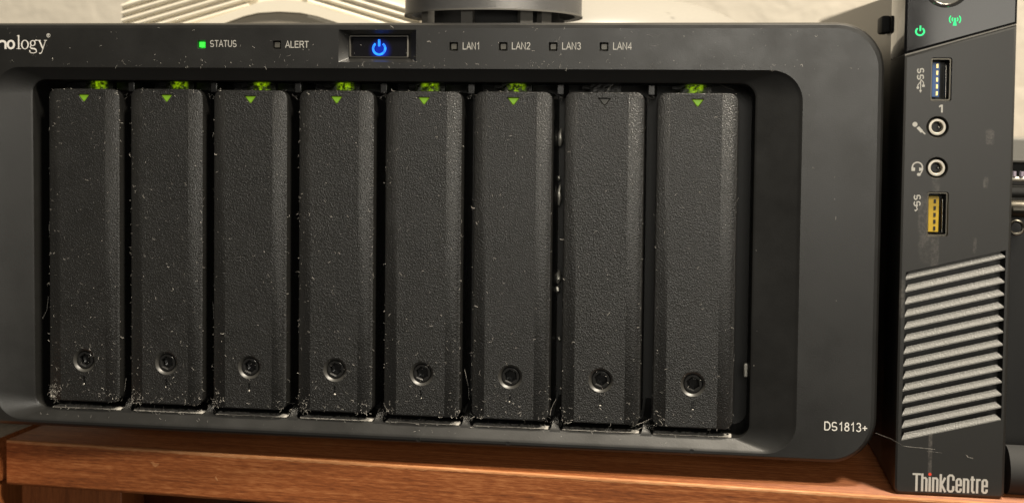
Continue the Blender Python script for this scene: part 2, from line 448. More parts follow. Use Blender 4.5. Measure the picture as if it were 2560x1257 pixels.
# chips and scratches on the front
for (cx, cz, pts) in ((60, -5.6, [(-1.9, .8), (-.6, 1.1), (.2, .5), (1.7, .6), (1.2, -.3), (.2, -.9), (-.7, -.5), (-1.0, .2)]),
                      (84, -9.2, [(-.25, 1.1), (.1, .5), (.7, -.7), (.45, -.8), (-.2, -.1), (-.5, .3)])):
    bm = bmesh.new(); prism(bm, [(cx + p[0], cz + p[1]) for p in pts], -.05, .3); recalc(bm)
    s_obj(bm, 'chip_mark', M['edge_wood'])
bm = bmesh.new(); box(bm, 0.4, 42, 9, 27, -400, -T - .1, bev=.5); s_obj(bm, 'upright_panel', M['wood_upright'])
bm = bmesh.new(); box(bm, 42.4, 640, 240, 250, -400, -T - .1); s_obj(bm, 'back_panel', M['wood_upright'])
bm = bmesh.new(); box(bm, 0.6, 18, 27.5, 239, -400, -T - .1); s_obj(bm, 'side_panel', M['wood_upright'])

# neighbouring board at the far left
nb = thing('side_board', 'greyed wooden board with an orange rounded leg at the left edge beside the shelf end', 'board', (-147.6, 13, -3.1), SH)
bm = bmesh.new(); box(bm, -120, 0, -30, 260, -16, 0.3, bev=.5); finish(bm, 'board', M['wood'], nb)
bm = bmesh.new(); box(bm, -119.5, -.5, -29.5, 259.5, 0.31, 0.6); finish(bm, 'worn_top', M['grey_wood'], nb)
bm = bmesh.new(); tube(bm, [(-4.2, -26, -16.2), (-4.2, -26, -100), (-4.2, -26, -400)], 7, 20); finish(bm, 'leg', M['wood_upright'], nb)
bm = bmesh.new(); box(bm, -118, -1.6, -1, 258, -400, -16.1, bev=.5); finish(bm, 'side_panel', M['wood_upright'], nb)

# ================================================================== NAS
NB = (0, 0, 0)
nas = thing('storage_box', 'wide black eight-bay network storage box with blue power button and green drive lights', 'network storage', NB)
def n_obj(bm, name, mt, parent=None, **k): return finish(bm, name, mt, parent or nas, **k)
D = 2.0
# ---- bezel
bm = bmesh.new()
sg = 10
o3 = loop(bm, rrect(-170, 170, 5, 151.6, 15.5, sg), 24)
o2 = loop(bm, rrect(-170, 170, 5, 151.6, 15.5, sg), 1.9)
o1 = loop(bm, rrect(-169.75, 169.75, 5.25, 151.35, 15.25, sg), .9)
o05 = loop(bm, rrect(-169.1, 169.1, 5.9, 150.7, 14.6, sg), .22)
o0 = loop(bm, rrect(-168.0, 168.0, 7.0 - .45, 149.6, 13.6, sg), 0)
bridge(bm, o3, o2); bridge(bm, o2, o1); bridge(bm, o1, o05); bridge(bm, o05, o0)
d0 = loop(bm, rrect(-143.9, 143.9, 7.35, 135.75, 10.4, sg), 0)
d1 = loop(bm, rrect(-143.2, 143.2, 7.8, 135.3, 9.9, sg), .22)
d2 = loop(bm, rrect(-142.4, 142.4, 8.25, 134.9, 9.6, sg), .6)
def yb(k): return lambda p: D + k + 1.5 * min(1, max(0, (26 - p[1]) / 14))
d3 = loop(bm, rrect(-130.5, 129.4, 10.9, 131.75, 5.4, sg), yb(-.25))
d4 = loop(bm, rrect(-129.8, 128.6, 11.3, 131.35, 5.0, sg), yb(.05))
d5 = loop(bm, rrect(-129.5, 128.3, 11.45, 131.2, 4.8, sg), yb(.6))
d6 = loop(bm, rrect(-129.5, 128.3, 11.45, 131.2, 4.8, sg), 62)
for a, b in ((d0, d1), (d1, d2), (d2, d3), (d3, d4), (d4, d5), (d5, d6)): bridge(bm, a, b)
holes = []
BX0, BX1, BZ0, BZ1 = -14.7, 12.9, 137.95, 149.1
h0 = loop(bm, rrect(BX0, BX1, BZ0, BZ1, .12, 1), 0)
h1 = loop(bm, rrect(-11.55, 9.75, 139.55, 147.3, .12, 1), 2.6)
h2 = loop(bm, rrect(-11.55, 9.75, 139.55, 147.3, .12, 1), 9)
bridge(bm, h0, h1); bridge(bm, h1, h2); holes.append(h0)
LEDS = [(-64.7, 143.9), (-37.0, 143.8), (26.1, 143.35), (43.3, 143.35), (60.5, 143.35), (77.8, 143.35)]
for (x, z) in LEDS:
    a = loop(bm, rrect(x - 1.5, x + 1.5, z - 1.5, z + 1.5, .3, 2), 0)
    b = loop(bm, rrect(x - 1.25, x + 1.25, z - 1.25, z + 1.25, .25, 2), .7)
    c = loop(bm, rrect(x - 1.25, x + 1.25, z - 1.25, z + 1.25, .25, 2), 3)
    bridge(bm, a, b); bridge(bm, b, c); bm.faces.new(c); holes.append(a)
fl = fill(bm, [o0, d0] + holes)
recalc(bm)
for f in bm.faces:       # the loft may come out inside-out: the face plate must look at -y
    pass
if sum(f.normal.y * f.calc_area() for f in fl) > 0:
    for f in bm.faces: f.normal_flip()
bezel = n_obj(bm, 'bezel', M['bezel'], angle=32)
bm = bmesh.new()
prism(bm, rrect(-168.5, 168.5, 6.2, 150.2, 13.5, 6), 24.5, 232); recalc(bm)
n_obj(bm, 'case', M['case'])
bm = bmesh.new(); box(bm, -129, 127, 60.5, 61.5, 12, 130.5); n_obj(bm, 'bay_backplane', M['interior'])
for x in (-120, 120):
    for y in (52, 205):
        bm = bmesh.new(); tube(bm, [(x, y, -3.05), (x, y, 6.1)], 9, 20); n_obj(bm, 'foot', M['rubber'])

# ---- power button
bm = bmesh.new()
a = loop(bm, rrect(-11.5, 9.7, 139.6, 147.25, .5, 3), 2.2); b = loop(bm, rrect(-11.05, 9.3, 140.0, 146.85, .35, 3), 1.95)
c = loop(bm, rrect(-11.05, 9.3, 140.0, 146.85, .35, 3), 4); d = loop(bm, rrect(-11.5, 9.7, 139.6, 147.25, .5, 3), 4)
bridge(bm, a, b); bridge(bm, b, c); bridge(bm, d, a); recalc(bm)
pbf = n_obj(bm, 'button_rim', M['clear_rim'])
bm = bmesh.new()
a = loop(bm, rrect(-11.0, 9.25, 140.05, 146.8, .3, 3), 3.1); b = loop(bm, rrect(-10.0, 9.0, 140.2, 146.35, .3, 3), 2.5)
c = loop(bm, rrect(-11.0, 9.25, 140.05, 146.8, .3, 3), 6)
bridge(bm, c, a); bridge(bm, a, b); bm.faces.new(b); recalc(bm)
pb = n_obj(bm, 'power_button', M['lit_window'])
ink = Ink(); cx, cz = -.78, 142.75
ink.ring(cx, cz, 2.55, 2.45, .78, .78, 128, 412, 30)
ink.stroke([(cx, cz + .75), (cx, cz + 3.15)], .85)
ink.build('power_symbol', 2.5, M['blue_on'], pb, NB)

# ---- indicators and their words
for i, (x, z) in enumerate(LEDS):
    bm = bmesh.new()
    a = loop(bm, rrect(x - .98, x + .98, z - .98, z + .98, .2, 2), .5); b = loop(bm, rrect(x - .85, x + .85, z - .85, z + .85, .2, 2), .3)
    c = loop(bm, rrect(x - 1.0, x + 1.0, z - 1.0, z + 1.0, .2, 2), 2.9)
    bridge(bm, c, a); bridge(bm, a, b); bm.faces.new(b); recalc(bm)
    n_obj(bm, 'indicator_light', M['green_led'] if i == 0 else M['smoked'], label='lit green status lamp' if i == 0 else None)
for t, x0, x1, z0, z1 in (('STATUS', -61.5, -51.6, 143.05, 145.4), ('ALERT', -33.9, -25.4, 142.8, 145.15), ('LAN1', 29.2, 35.35, 142.35, 144.75),
                          ('LAN2', 46.25, 52.7, 142.4, 144.8), ('LAN3', 63.5, 70.0, 142.4, 144.8), ('LAN4', 80.8, 87.2, 142.4, 144.8)):
    sans(t, x0, x1, z0, z1, .125).build('lettering', 0, M['ink'], bezel, NB)
sans('DS1813+', 152.9, 167.1, 16.25, 19.2, .12).build('lettering', 0, M['white_ink'], bezel, NB)
# maker's wordmark: first half bold sans, second half serif
ink = Ink()
z0, xh, asc, de = 142.15, 3.2, 5.0, 1.75
def px(p): return -141.2 + p * .155
w = .78
# S y (out of the picture to the left)
ink.stroke([(x_, z_) for x_, z_ in arc(px(-52), z0 + 3.4, 1.25, 1.0, 30, 200, 8) + arc(px(-52), z0 + 1.3, 1.35, 1.2, 60, -150, 9)], w)
ink.stroke([(px(-38), z0 + xh), (px(-28), z0 + .3)], w); ink.stroke([(px(-17), z0 + xh), (px(-32), z0 - de + .2)], w)
# n
ink.stroke([(px(-7) + .4, z0), (px(-7) + .4, z0 + xh)], w)
ink.stroke([(px(-7) + .55, z0 + 2.2)] + arc(px(6), z0 + xh - 1.15, 1.25, .8, 140, 0, 8) + [(px(6) + 1.25, z0)], w)
# o bold
ink.ring(px(27.5), z0 + xh / 2, 1.62, xh / 2 + .1, .8, .66)
# l serif
lx = px(47); ink.stroke([(lx, z0), (lx, z0 + asc)], .52)
ink.stroke([(lx - .85, z0 + .1), (lx + .85, z0 + .1)], .2); ink.poly([(lx - .8, z0 + asc - .35), (lx + .02, z0 + asc + .05), (lx + .02, z0 + asc - .5)])
# o serif
ink.ring(px(62.5), z0 + xh / 2, 1.5, xh / 2 + .08, .52, .26)
# g double-storey
gx = px(82); ink.ring(gx, z0 + xh * .66, 1.1, 1.06, .46, .24)
ink.stroke([(gx + .7, z0 + xh * .9), (gx + 1.25, z0 + xh + .02), (gx + 1.8, z0 + xh - .15)], .34)
ink.stroke([(gx - .7, z0 + 1.25), (gx - 1.0, z0 + .7), (gx - .6, z0 + .35)], .36)
ink.stroke([(gx - .75, z0 + .25), (gx + .7, z0 + .12), (gx + 1.35, z0 - .35)], .5)
ink.ring(gx + .12, z0 - .75, 1.5, .82, .36, .25, 150, 400, 22)
# y serif
yx = px(106); ink.stroke([(yx - 1.25, z0 + xh), (yx + .12, z0 + .25)], .52); ink.stroke([(yx + 1.25, z0 + xh), (yx - .25, z0 - 1.15), (yx - .75, z0 - 1.6), (yx - 1.25, z0 - 1.45)], [.22, .25, .34, .42])
ink.stroke([(yx - 1.8, z0 + xh - .08), (yx - .6, z0 + xh - .08)], .2); ink.stroke([(yx + .6, z0 + xh - .08), (yx + 1.75, z0 + xh - .08)], .2)
# registered mark
ink.ring(px(121), z0 + asc - .1, .72, .72, .13, .13, n=18)
ink.stroke([(px(121) - .22, z0 + asc - .5), (px(121) - .22, z0 + asc + .3), (px(121) + .1, z0 + asc + .28), (px(121) + .2, z0 + asc + .1), (px(121), z0 + asc - .05), (px(121) + .26, z0 + asc - .5)], .13)
ink.build('wordmark', 0, M['white_ink'], bezel, NB)
# three small moulding marks in the lower lip
for (x, z) in ((14.8, 6.75), (46.5, 6.9), (109.5, 7.15)):
    bm = bmesh.new(); p = rrect(x - .75, x + .75, z - .75, z + .65, .35, 3); q = rrect(x - .5, x + .5, z - .5, z + .4, .25, 3)
    a = loop(bm, p, .15); b = loop(bm, p, -.14); c = loop(bm, q, -.14); d = loop(bm, q, .1); bridge(bm, a, b); bridge(bm, b, c); bridge(bm, c, d); bm.faces.new(d); recalc(bm)
    n_obj(bm, 'moulding_mark', M['bezel'], bezel)

# ---- drive trays
TC0 = -110.16; PITCH = 31.37; TZ0, TZ1 = 14.4, 128.1; HW = 13.61
def tray_face():
    bm = bmesh.new()
    r = 3.0; sgc = 5
    out = rrect(-HW, HW, TZ0, TZ1, r, sgc)
    inn_x0, inn_x1 = -HW + .5, HW - .5
    inn = rrect(inn_x0, inn_x1, TZ0 + .5, TZ1 - .5, r - .5, sgc)
    cl, cr_ = -HW + 4.5, HW - 5.4          # creases of the two sloping side strips
    def yy(p):
        x = p[0]
        if x < cl: return D + (cl - x) * .09
        if x > cr_: return D + (x - cr_) * .075
        return D
    # split the inner outline at the creases: left, middle, right
    zT, zB = TZ1 - .5, TZ0 + .5
    cach = {}
    def vert(x, y, z):
        k = (round(x, 4), round(y, 4), round(z, 4))
        if k not in cach: cach[k] = bm.verts.new((x, y, z))
        return cach[k]
    ring_in = []
    q = sgc + 1
    top_r = inn[:q]; top_l = inn[q:2 * q]; bot_l = inn[2 * q:3 * q]; bot_r = inn[3 * q:]
    seq = top_r + [(cr_, zT), (cl, zT)] + top_l + bot_l + [(cl, zB), (cr_, zB)] + bot_r
    ring_in = [vert(p[0], yy(p), p[1]) for p in seq]
    so = out[:q] + [(cr_, TZ1), (cl, TZ1)] + out[q:3 * q] + [(cl, TZ0), (cr_, TZ0)] + out[3 * q:]
    r1 = [bm.verts.new((p[0], yy(p) + .12, p[1])) for p in [((a[0] * .35 + b[0] * .65), (a[1] * .35 + b[1] * .65)) for a, b in zip(seq, so)]]
    r2 = [bm.verts.new((p[0], yy(p) + .55, p[1])) for p in so]
    r3 = [bm.verts.new((p[0], 46, p[1])) for p in so]
    bridge(bm, ring_in, r1); bridge(bm, r1, r2); bridge(bm, r2, r3)
    iL = [seq.index((cl, zT)) + i for i in range(2 * q + 2)]
    bm.faces.new([ring_in[i] for i in iL])
    n = len(seq); iR = [seq.index((cr_, zB)) + i for i in range(q + 1)] + list(range(q + 1))
    bm.faces.new([ring_in[i % n] for i in iR])
    mid = [vert(cr_, D, zT), vert(cl, D, zT), vert(cl, D, zB), vert(cr_, D, zB)]
    holes = []
    cx, cz = 0.0, 29.5
    h = loop(bm, circ(cx, cz, 4.25, 36), D); h1 = loop(bm, circ(cx, cz, 4.1, 36), D + .15); h2 = loop(bm, circ(cx, cz, 3.3, 36), D + .95); h3 = loop(bm, circ(cx, cz, 3.3, 36), D + 5)
    bridge(bm, h2, h3)
    bridge(bm, h, h1); bridge(bm, h1, h2); holes.append(h)
    tz = 124.75
    def tri(s): return [(0 + 1.95 * s, tz + 1.15 * s), (0 - 1.95 * s, tz + 1.15 * s), (-.2 * s, tz - 1.2 * s), (.2 * s, tz - 1.2 * s)]
    t0 = loop(bm, tri(1.22), D); t1 = loop(bm, tri(1.0), D + .45); t2 = loop(bm, tri(1.0), D + 2)
    bridge(bm, t0, t1); bridge(bm, t1, t2); holes.append(t0)
    s0 = loop(bm, rrect(-.45, .45, 20.5, 23.8, .3, 3), D); s1 = loop(bm, rrect(-.3, .3, 21.0, 23.7, .2, 3), D + .9)
    bridge(bm, s0, s1); bm.faces.new(s1); holes.append(s0)
    fill(bm, [mid] + holes)
    recalc(bm)
    bm.normal_update()
    for e in bm.edges:          # the creases of the sloping strips stay crisp
        if len(e.link_faces) == 2 and all(f.normal.y < -.97 for f in e.link_faces) and e.calc_face_angle(0) > R(4): e.smooth = False
    return bm
def lock_bm():
    bm = bmesh.new(); cx, cz = 0, 29.5
    a = loop(bm, circ(cx, cz, 3.05, 36), D + 4.5); b = loop(bm, circ(cx, cz, 3.05, 36), D + .75); c = loop(bm, circ(cx, cz, 2.85, 36), D + .55)
    bridge(bm, a, b); bridge(bm, b, c)
    hx = []
    for i in range(36):          # hexagonal socket, same vertex count as the rim
        an = 2 * PI * i / 36; k = 2.02 / math.cos(((an + PI / 6) % (PI / 3)) - PI / 6)
        hx.append((cx + k * .93 * math.cos(an + R(8)), cz + k * .93 * math.sin(an + R(8))))
    d0_ = loop(bm, [(cx + (p[0] - cx) * 1.16, cz + (p[1] - cz) * 1.16) for p in hx], D + .55); d = loop(bm, hx, D + .95); e = loop(bm, hx, D + 3.4)
    e2 = loop(bm, [(cx + (p[0] - cx) * .62, cz + (p[1] - cz) * .62) for p in hx], D + 3.7)
    bridge(bm, c, d0_); bridge(bm, d0_, d); bridge(bm, d, e); bridge(bm, e, e2); bm.faces.new(e2); recalc(bm)
    return bm
def lock_ring_bm():
    bm = bmesh.new(); cx, cz = 0, 29.5
    ls = [loop(bm, circ(cx, cz, r_, 36), D + y_) for r_, y_ in ((4.24, -.03), (4.05, .1), (3.6, .5), (3.22, .88), (3.2, 1.6))]
    for a, b in zip(ls, ls[1:]): bridge(bm, a, b)
    recalc(bm); return bm
def arrow_bm():
    bm = bmesh.new(); tz = 124.75
    p = [(1.9, tz + 1.1), (-1.9, tz + 1.1), (-.2, tz - 1.15), (.2, tz - 1.15)]
    q = [(1.6, tz + .95), (-1.6, tz + .95), (-.15, tz - .85), (.15, tz - .85)]
    a = loop(bm, p, D + .5); b = loop(bm, q, D + .3); c = loop(bm, p, D + 1.9)
    bridge(bm, c, a); bridge(bm, a, b); bm.faces.new(b); recalc(bm); return bm
def pipe_bm():
    bm = bmesh.new()
    x0, x1, z0, z1 = -6.2, 4.6, 128.2, 131.2
    N = 9; vs = []
    rn = random.Random(3)
    for j in range(5):
        vs.append([bm.verts.new((x0 + (x1 - x0) * i / N, 16 + rn.uniform(-.12, .12), z0 + (z1 - z0) * j / 4)) for i in range(N + 1)])
    for j in range(4):
        for i in range(N): bm.faces.new((vs[j][i], vs[j][i + 1], vs[j + 1][i + 1], vs[j + 1][i]))
    r = bmesh.ops.extrude_face_region(bm, geom=bm.faces[:])
    for v in r['geom']:
        if isinstance(v, bmesh.types.BMVert): v.co.y = 19
    recalc(bm); return bm
proto = None
for k in range(8):
    cx = TC0 + PITCH * k
    dz = (0.0, .12, -.1, .05, -.05, .05, 0.1, 0.0)[k]
    if proto is None:
        tr = finish(tray_face(), 'drive_tray', M['tray'], nas, angle=28)
        lk = finish(lock_bm(), 'tray_lock', M['barrel'], tr, angle=30)
        ar = finish(arrow_bm(), 'arrow_light', M['arrow_on'], tr, smooth=False)
        pp = finish(pipe_bm(), 'activity_light', M['pipe_on'], tr, smooth=False)
        lr = finish(lock_ring_bm(), 'lock_ring', M['lock_ring'], tr, angle=60)
        proto = (tr, lk, ar, pp, lr)
    else:
        tr = proto[0].copy(); col.objects.link(tr); tr.parent = nas
        kids = []
        for c in proto[1:]:
            o = c.copy(); col.objects.link(o); o.parent = tr; kids.append(o)
        if k == 6:
            tr['label'] = 'drive tray with its arrow and lamp unlit'
            for o, mm_ in ((kids[1], 'arrow_off'), (kids[2], 'pipe_off')):
                o.data = o.data.copy(); o.data.materials[0] = M[mm_]
        kids[0].rotation_euler = (0, 0, 0)
    tr.location = (cx * MM, (0, .0002, -.0001, .0003, 0, .0001, .0002, 0)[k], dz * MM)
    # grey dusty bar beside the lamp
    bm = bmesh.new(); box(bm, cx - 9, cx - 4.6, 17, 19, 129.6, 131.0, bev=.2); n_obj(bm, 'lamp_bracket', M['pipe_off'])

# ---- dividers between the bays: thin walls whose foot runs out onto the lower lip
for k in range(7):
    cx = TC0 + PITCH * (k + .5)
    bm = bmesh.new()
    # side profile (y, z) with half width
    prof = [(3.0, 10.4, 2.1), (3.3, 11.4, 1.75), (4.0, 12.2, 1.35), (5.0, 13.2, 1.15), (6.2, 14.3, 1.1), (9.0, 15.6, 1.05), (14, 17.5, 1.0), (24, 19.5, 1.0), (40, 20, 1.0)]
    tops = [[bm.verts.new((cx - w_, y, z)), bm.verts.new((cx + w_, y, z))] for y, z, w_ in prof]
    bots = [[bm.verts.new((cx - w_ - .1, y, 9.5)), bm.verts.new((cx + w_ + .1, y, 9.5))] for y, z, w_ in prof]
    for i in range(len(prof) - 1):
        bm.faces.new((tops[i][0], tops[i][1], tops[i + 1][1], tops[i + 1][0]))
        bm.faces.new((tops[i][0], tops[i + 1][0], bots[i + 1][0], bots[i][0])); bm.faces.new((tops[i][1], bots[i][1], bots[i + 1][1], tops[i + 1][1]))
    bm.faces.new((tops[0][0], bots[0][0], bots[0][1], tops[0][1]))
    recalc(bm)
    n_obj(bm, 'bay_divider', M['bezel'], angle=40)
    bm = bmesh.new(); box(bm, cx - 1.3, cx + 1.3, 7.5, 58, 127.2, 131.0, bev=.4); n_obj(bm, 'top_divider', M['bezel'])
    bm = bmesh.new(); box(bm, cx - .7, cx + .7, 34, 60, 20.2, 127); n_obj(bm, 'divider_wall', M['interior'])
# bright metal clips in the gap before the unlit tray
for (z0, z1, x_, r_) in ((109.5, 115.6, 61.3, .95), (88.5, 95.6, 61.2, .8), (97.2, 99, 61.0, .5), (57.4, 59.6, 61.0, .9), (60.6, 65.0, 61.2, 1.0), (40.0, 41.6, 61.8, .5)):
    bm = bmesh.new(); tube(bm, [(x_ - .2, 19, z0), (x_ + .1, 18.6, z0 + (z1 - z0) * .35), (x_ - .1, 18.7, z0 + (z1 - z0) * .7), (x_ + .25, 19.2, z1)], [r_ * .5, r_, r_ * .9, r_ * .4], 10); n_obj(bm, 'metal_clip', M['clip_steel'])
bm = bmesh.new(); box(bm, 126.6, 128.0, 9, 11, 31.2, 36, bev=.4); n_obj(bm, 'metal_clip', M['clip_steel'])

# ================================================================== MINI PC
PB = (190.6, 0, 0)
YF = -15.0
PCS = 1.0267
pc = thing('mini_pc', 'slim black upright mini computer with slanted louvers and two sockets beside the storage box', 'mini computer', (192.75, 11.59, -3.1))
pc.scale = (PCS, PCS, PCS)
def p_obj(bm, name, mt, parent=None, **k): return finish(bm, name, mt, parent or pc, base=PB, **k)
X0, X1 = 173.7, 207.6
def zl(x, off=0): return 139.95 + (x - 173.7) * (9.55 / 33.6) + off     # slanted seam under the glossy cap
def shell(bm, pts, y0, y1, bev, holes=()):
    cx = sum(p[0] for p in pts) / len(pts); n = len(pts)
    def inset(d):
        out = []
        for i in range(n):
            a, b, c = Vector(pts[i - 1]), Vector(pts[i]), Vector(pts[(i + 1) % n])
            t1 = (b - a).normalized(); t2 = (c - b).normalized()
            n1 = Vector((-t1.y, t1.x)); n2 = Vector((-t2.y, t2.x)); q = (n1 + n2).normalized()
            out.append(tuple(b + q * d / max(.35, q.dot(n1))))
        return out
    L4 = loop(bm, pts, y1); L3 = loop(bm, pts, y0 + bev); L2 = loop(bm, inset(bev * .3), y0 + bev * .3); L1 = loop(bm, inset(bev), y0)
    bridge(bm, L4, L3); bridge(bm, L3, L2); bridge(bm, L2, L1)
    return fill(bm, [L1] + list(holes)), L4
low = [(X1, zl(X1, -.12)), (X0, zl(X0, -.12))] + [(X0 + 1.8 - 1.8 * math.cos(R(a)), .2 + 1.8 - 1.8 * math.sin(R(a))) for a in (0, 30, 60, 90)] + [(X1 - 1.8 + 1.8 * math.sin(R(a)), .2 + 1.8 - 1.8 * math.cos(R(a))) for a in (0, 30, 60, 90)]
bm = bmesh.new(); holes = []
USB = ((181.9, 188.4, 125.55, 139.25), (181.75, 188.35, 82.9, 97.05))
for (a0, a1, b0, b1) in USB:
    h = loop(bm, rrect(a0, a1, b0, b1, .7, 3), YF); g = loop(bm, rrect(a0 + .15, a1 - .15, b0 + .15, b1 - .15, .6, 3), YF + .3); q = loop(bm, rrect(a0 + .15, a1 - .15, b0 + .15, b1 - .15, .6, 3), YF + 10)
    bridge(bm, h, g); bridge(bm, g, q); bm.faces.new(q); holes.append(h)
JACK = ((184.42, 117.42), (184.48, 104.56))
for (x, z) in JACK:
    h = loop(bm, circ(x, z, 3.5, 32), YF); g = loop(bm, circ(x, z, 3.15, 32), YF + .6); q = loop(bm, circ(x, z, 3.15, 32), YF + 9)
    bridge(bm, h, g); bridge(bm, g, q); bm.faces.new(q); holes.append(h)
PL, PR = 175.55, 206.0
SL = .262
def zs(x, i): return 69.2 - 3.957 * i + (x - 175.6) * SL
pk = [(PR, zs(PR, 0) + 1.9), (PL + .3, zs(PL, 0) + 2.2), (PL, zs(PL, 13) - .35), (PR, zs(PR, 13) - .35)]
h = loop(bm, pk, YF); q = loop(bm, pk, YF + 7); bridge(bm, h, q); bm.faces.new(q); holes.append(h)
fl, back = shell(bm, low, YF, 14, .9, holes)
recalc(bm)
if sum(f.normal.y * f.calc_area() for f in fl) > 0:
    for f in bm.faces: f.normal_flip()
front = p_obj(bm, 'front_panel', M['pc_front'], angle=40)
# glossy cap
bm = bmesh.new()
cap = [(X1, zl(X1, .22)), (X1, 182), (X0, 182), (X0, zl(X0, .22))]
fl, back = shell(bm, cap, YF - .1, 14, .8); recalc(bm)
if sum(f.normal.y * f.calc_area() for f in fl) > 0:
    for f in bm.faces: f.normal_flip()
capo = p_obj(bm, 'glossy_cap', M['glossy'], angle=50)
bm = bmesh.new(); prism(bm, [(X1 - .3, zl(X1, .3)), (X0 + .3, zl(X0, .3)), (X0 + .3, zl(X0, -.2)), (X1 - .3, zl(X1, -.2))], YF + .25, 12); recalc(bm)
p_obj(bm, 'seam_strip', M['clear_rim'])
# chassis behind, its top falling towards the front
bm = bmesh.new()
pr = [(14.6, .3), (14.6, 162.0), (285, 176.0), (285, .3)]
a = [bm.verts.new((X0 + .35, y, z)) for y, z in pr]; b = [bm.verts.new((X1 - .35, y, z)) for y, z in pr]
bm.faces.new(a); bm.faces.new(b[::-1])
for i in range(4): bm.faces.new((a[i], b[i], b[(i + 1) % 4], a[(i + 1) % 4]))
bmesh.ops.bevel(bm, geom=bm.edges[:], offset=.6, segments=2, affect='EDGES'); recalc(bm)
p_obj(bm, 'chassis', M['chassis'])
bm = bmesh.new(); box(bm, 171.0, 174.2, 18, 28.5, 149.5, 155.3, bev=.8); p_obj(bm, 'side_foot', M['rubber'])
# louver slats
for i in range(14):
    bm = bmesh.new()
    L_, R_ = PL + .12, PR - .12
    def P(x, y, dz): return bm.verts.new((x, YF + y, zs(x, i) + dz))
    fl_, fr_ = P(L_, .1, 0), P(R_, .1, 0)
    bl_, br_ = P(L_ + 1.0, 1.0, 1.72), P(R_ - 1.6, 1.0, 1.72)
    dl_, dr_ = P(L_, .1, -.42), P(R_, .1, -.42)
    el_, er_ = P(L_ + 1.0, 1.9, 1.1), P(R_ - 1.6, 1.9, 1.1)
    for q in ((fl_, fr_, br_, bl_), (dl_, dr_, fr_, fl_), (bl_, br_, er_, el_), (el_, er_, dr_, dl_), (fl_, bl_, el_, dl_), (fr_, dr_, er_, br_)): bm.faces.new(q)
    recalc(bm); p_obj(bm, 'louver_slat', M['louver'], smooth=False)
# USB sockets
for s, (a0, a1, b0, b1) in enumerate(USB):
    bm = bmesh.new()
    A = rrect(a0 + .2, a1 - .2, b0 + .2, b1 - .2, .6, 3); B = rrect(a0 + .6, a1 - .6, b0 + .6, b1 - .6, .4, 3)
    l1 = loop(bm, A, YF + 9); l2 = loop(bm, A, YF + .9); l3 = loop(bm, B, YF + .9); l4 = loop(bm, B, YF + 9)
    bridge(bm, l1, l2); bridge(bm, l2, l3); bridge(bm, l3, l4); recalc(bm)
    so = p_obj(bm, 'usb_socket', M['dull_steel'], label='socket with a blue tongue' if s == 0 else 'socket with a yellow tongue')
    bm = bmesh.new(); box(bm, a0 + .62, a1 - .62, YF + 8, YF + 8.8, b0 + .62, b1 - .62); p_obj(bm, 'socket_back', M['black'], so)
    w_ = 2.3 if s == 0 else 3.2
    bm = bmesh.new(); box(bm, a0 + .7, a0 + .7 + w_, YF + 1.4, YF + 8, b0 + 1.3, b1 - 1.5, bev=.15)
    p_obj(bm, 'tongue', M['blue_plastic'] if s == 0 else M['yellow_plastic'], so)
    for j in range(5):
        zc = b0 + 2.5 + j * 2.15
        bm = bmesh.new()
        if s == 0: box(bm, a0 + .7 + w_ * .55, a0 + .7 + w_ * .8, YF + 1.28, YF + 1.5, zc - .65, zc + .65); p_obj(bm, 'contact', M['gold'], so)
        else: box(bm, a0 + .7 + w_ * .50, a0 + .7 + w_ * .72, YF + 1.28, YF + 1.5, zc - .6, zc + .6); p_obj(bm, 'contact', M['black'], so)
    bm = bmesh.new(); box(bm, a1 - 1.65, a1 - 1.45, YF + 1.6, YF + 8, b0 + 1.0, b1 - 2.2, bev=.12); p_obj(bm, 'spring_leaf', M['steel'], so)
# audio jacks
for (x, z) in JACK:
    bm = bmesh.new()
    pf = [(2.65, YF + 8), (2.65, YF + .75), (2.55, YF + .45), (1.95, YF + .4), (1.78, YF + .6), (1.78, YF + 7)]
    ls = [loop(bm, circ(x, z, r_, 32), y_) for r_, y_ in pf]
    for a, b in zip(ls, ls[1:]): bridge(bm, a, b)
    recalc(bm)
    jo = p_obj(bm, 'audio_jack', M['nickel'])
    bm = bmesh.new(); prism(bm, circ(x, z, 1.7, 20), YF + 4.5, YF + 6); recalc(bm); p_obj(bm, 'bore', M['black'], jo)
    bm = bmesh.new(); box(bm, x + .7, x + .95, YF + 2.6, YF + 4.4, z - .35, z + .35, bev=.1); p_obj(bm, 'contact', M['steel'], jo)
# power ring button on the cap
bm = bmesh.new(); tube(bm, [(186.1 + 6.5 * math.cos(2 * PI * i / 48), YF - .35, 161.9 + 6.5 * math.sin(2 * PI * i / 48)) for i in range(48)], .62, 10, closed=True); recalc(bm)
rb = p_obj(bm, 'ring_button', M['chrome'], capo)
bm = bmesh.new(); prism(bm, circ(186.1, 161.9, 6.0, 40), YF - .3, YF + 1); recalc(bm); p_obj(bm, 'button_face', M['smoked'], capo)
# lit symbols
ink = Ink(); cx, cz = 178.35, 147.35
ink.ring(cx, cz, 1.52, 1.42, .55, .5, 125, 415, 24); ink.stroke([(cx + .05, cz + .15), (cx + .1, cz + 1.85)], .52)
ink.build('power_symbol', YF - .1, M['green_icon'], capo, PB)
ink = Ink(); cx, cz = 188.85, 150.95
ink.poly([(cx - .22, cz + .35), (cx - .62, cz - 1.75), (cx + .55, cz - 1.75), (cx + .22, cz + .35)])
for r_ in (1.05, 1.85):
    for a0 in (-42, 138): ink.ring(cx, cz + .2, r_, r_, .36, .36, a0, a0 + 84, 8)
ink.ring(cx, cz + .3, .36, .36, .35, .35, n=10)
ink.build('antenna_symbol', YF - .1, M['green_icon'], capo, PB)
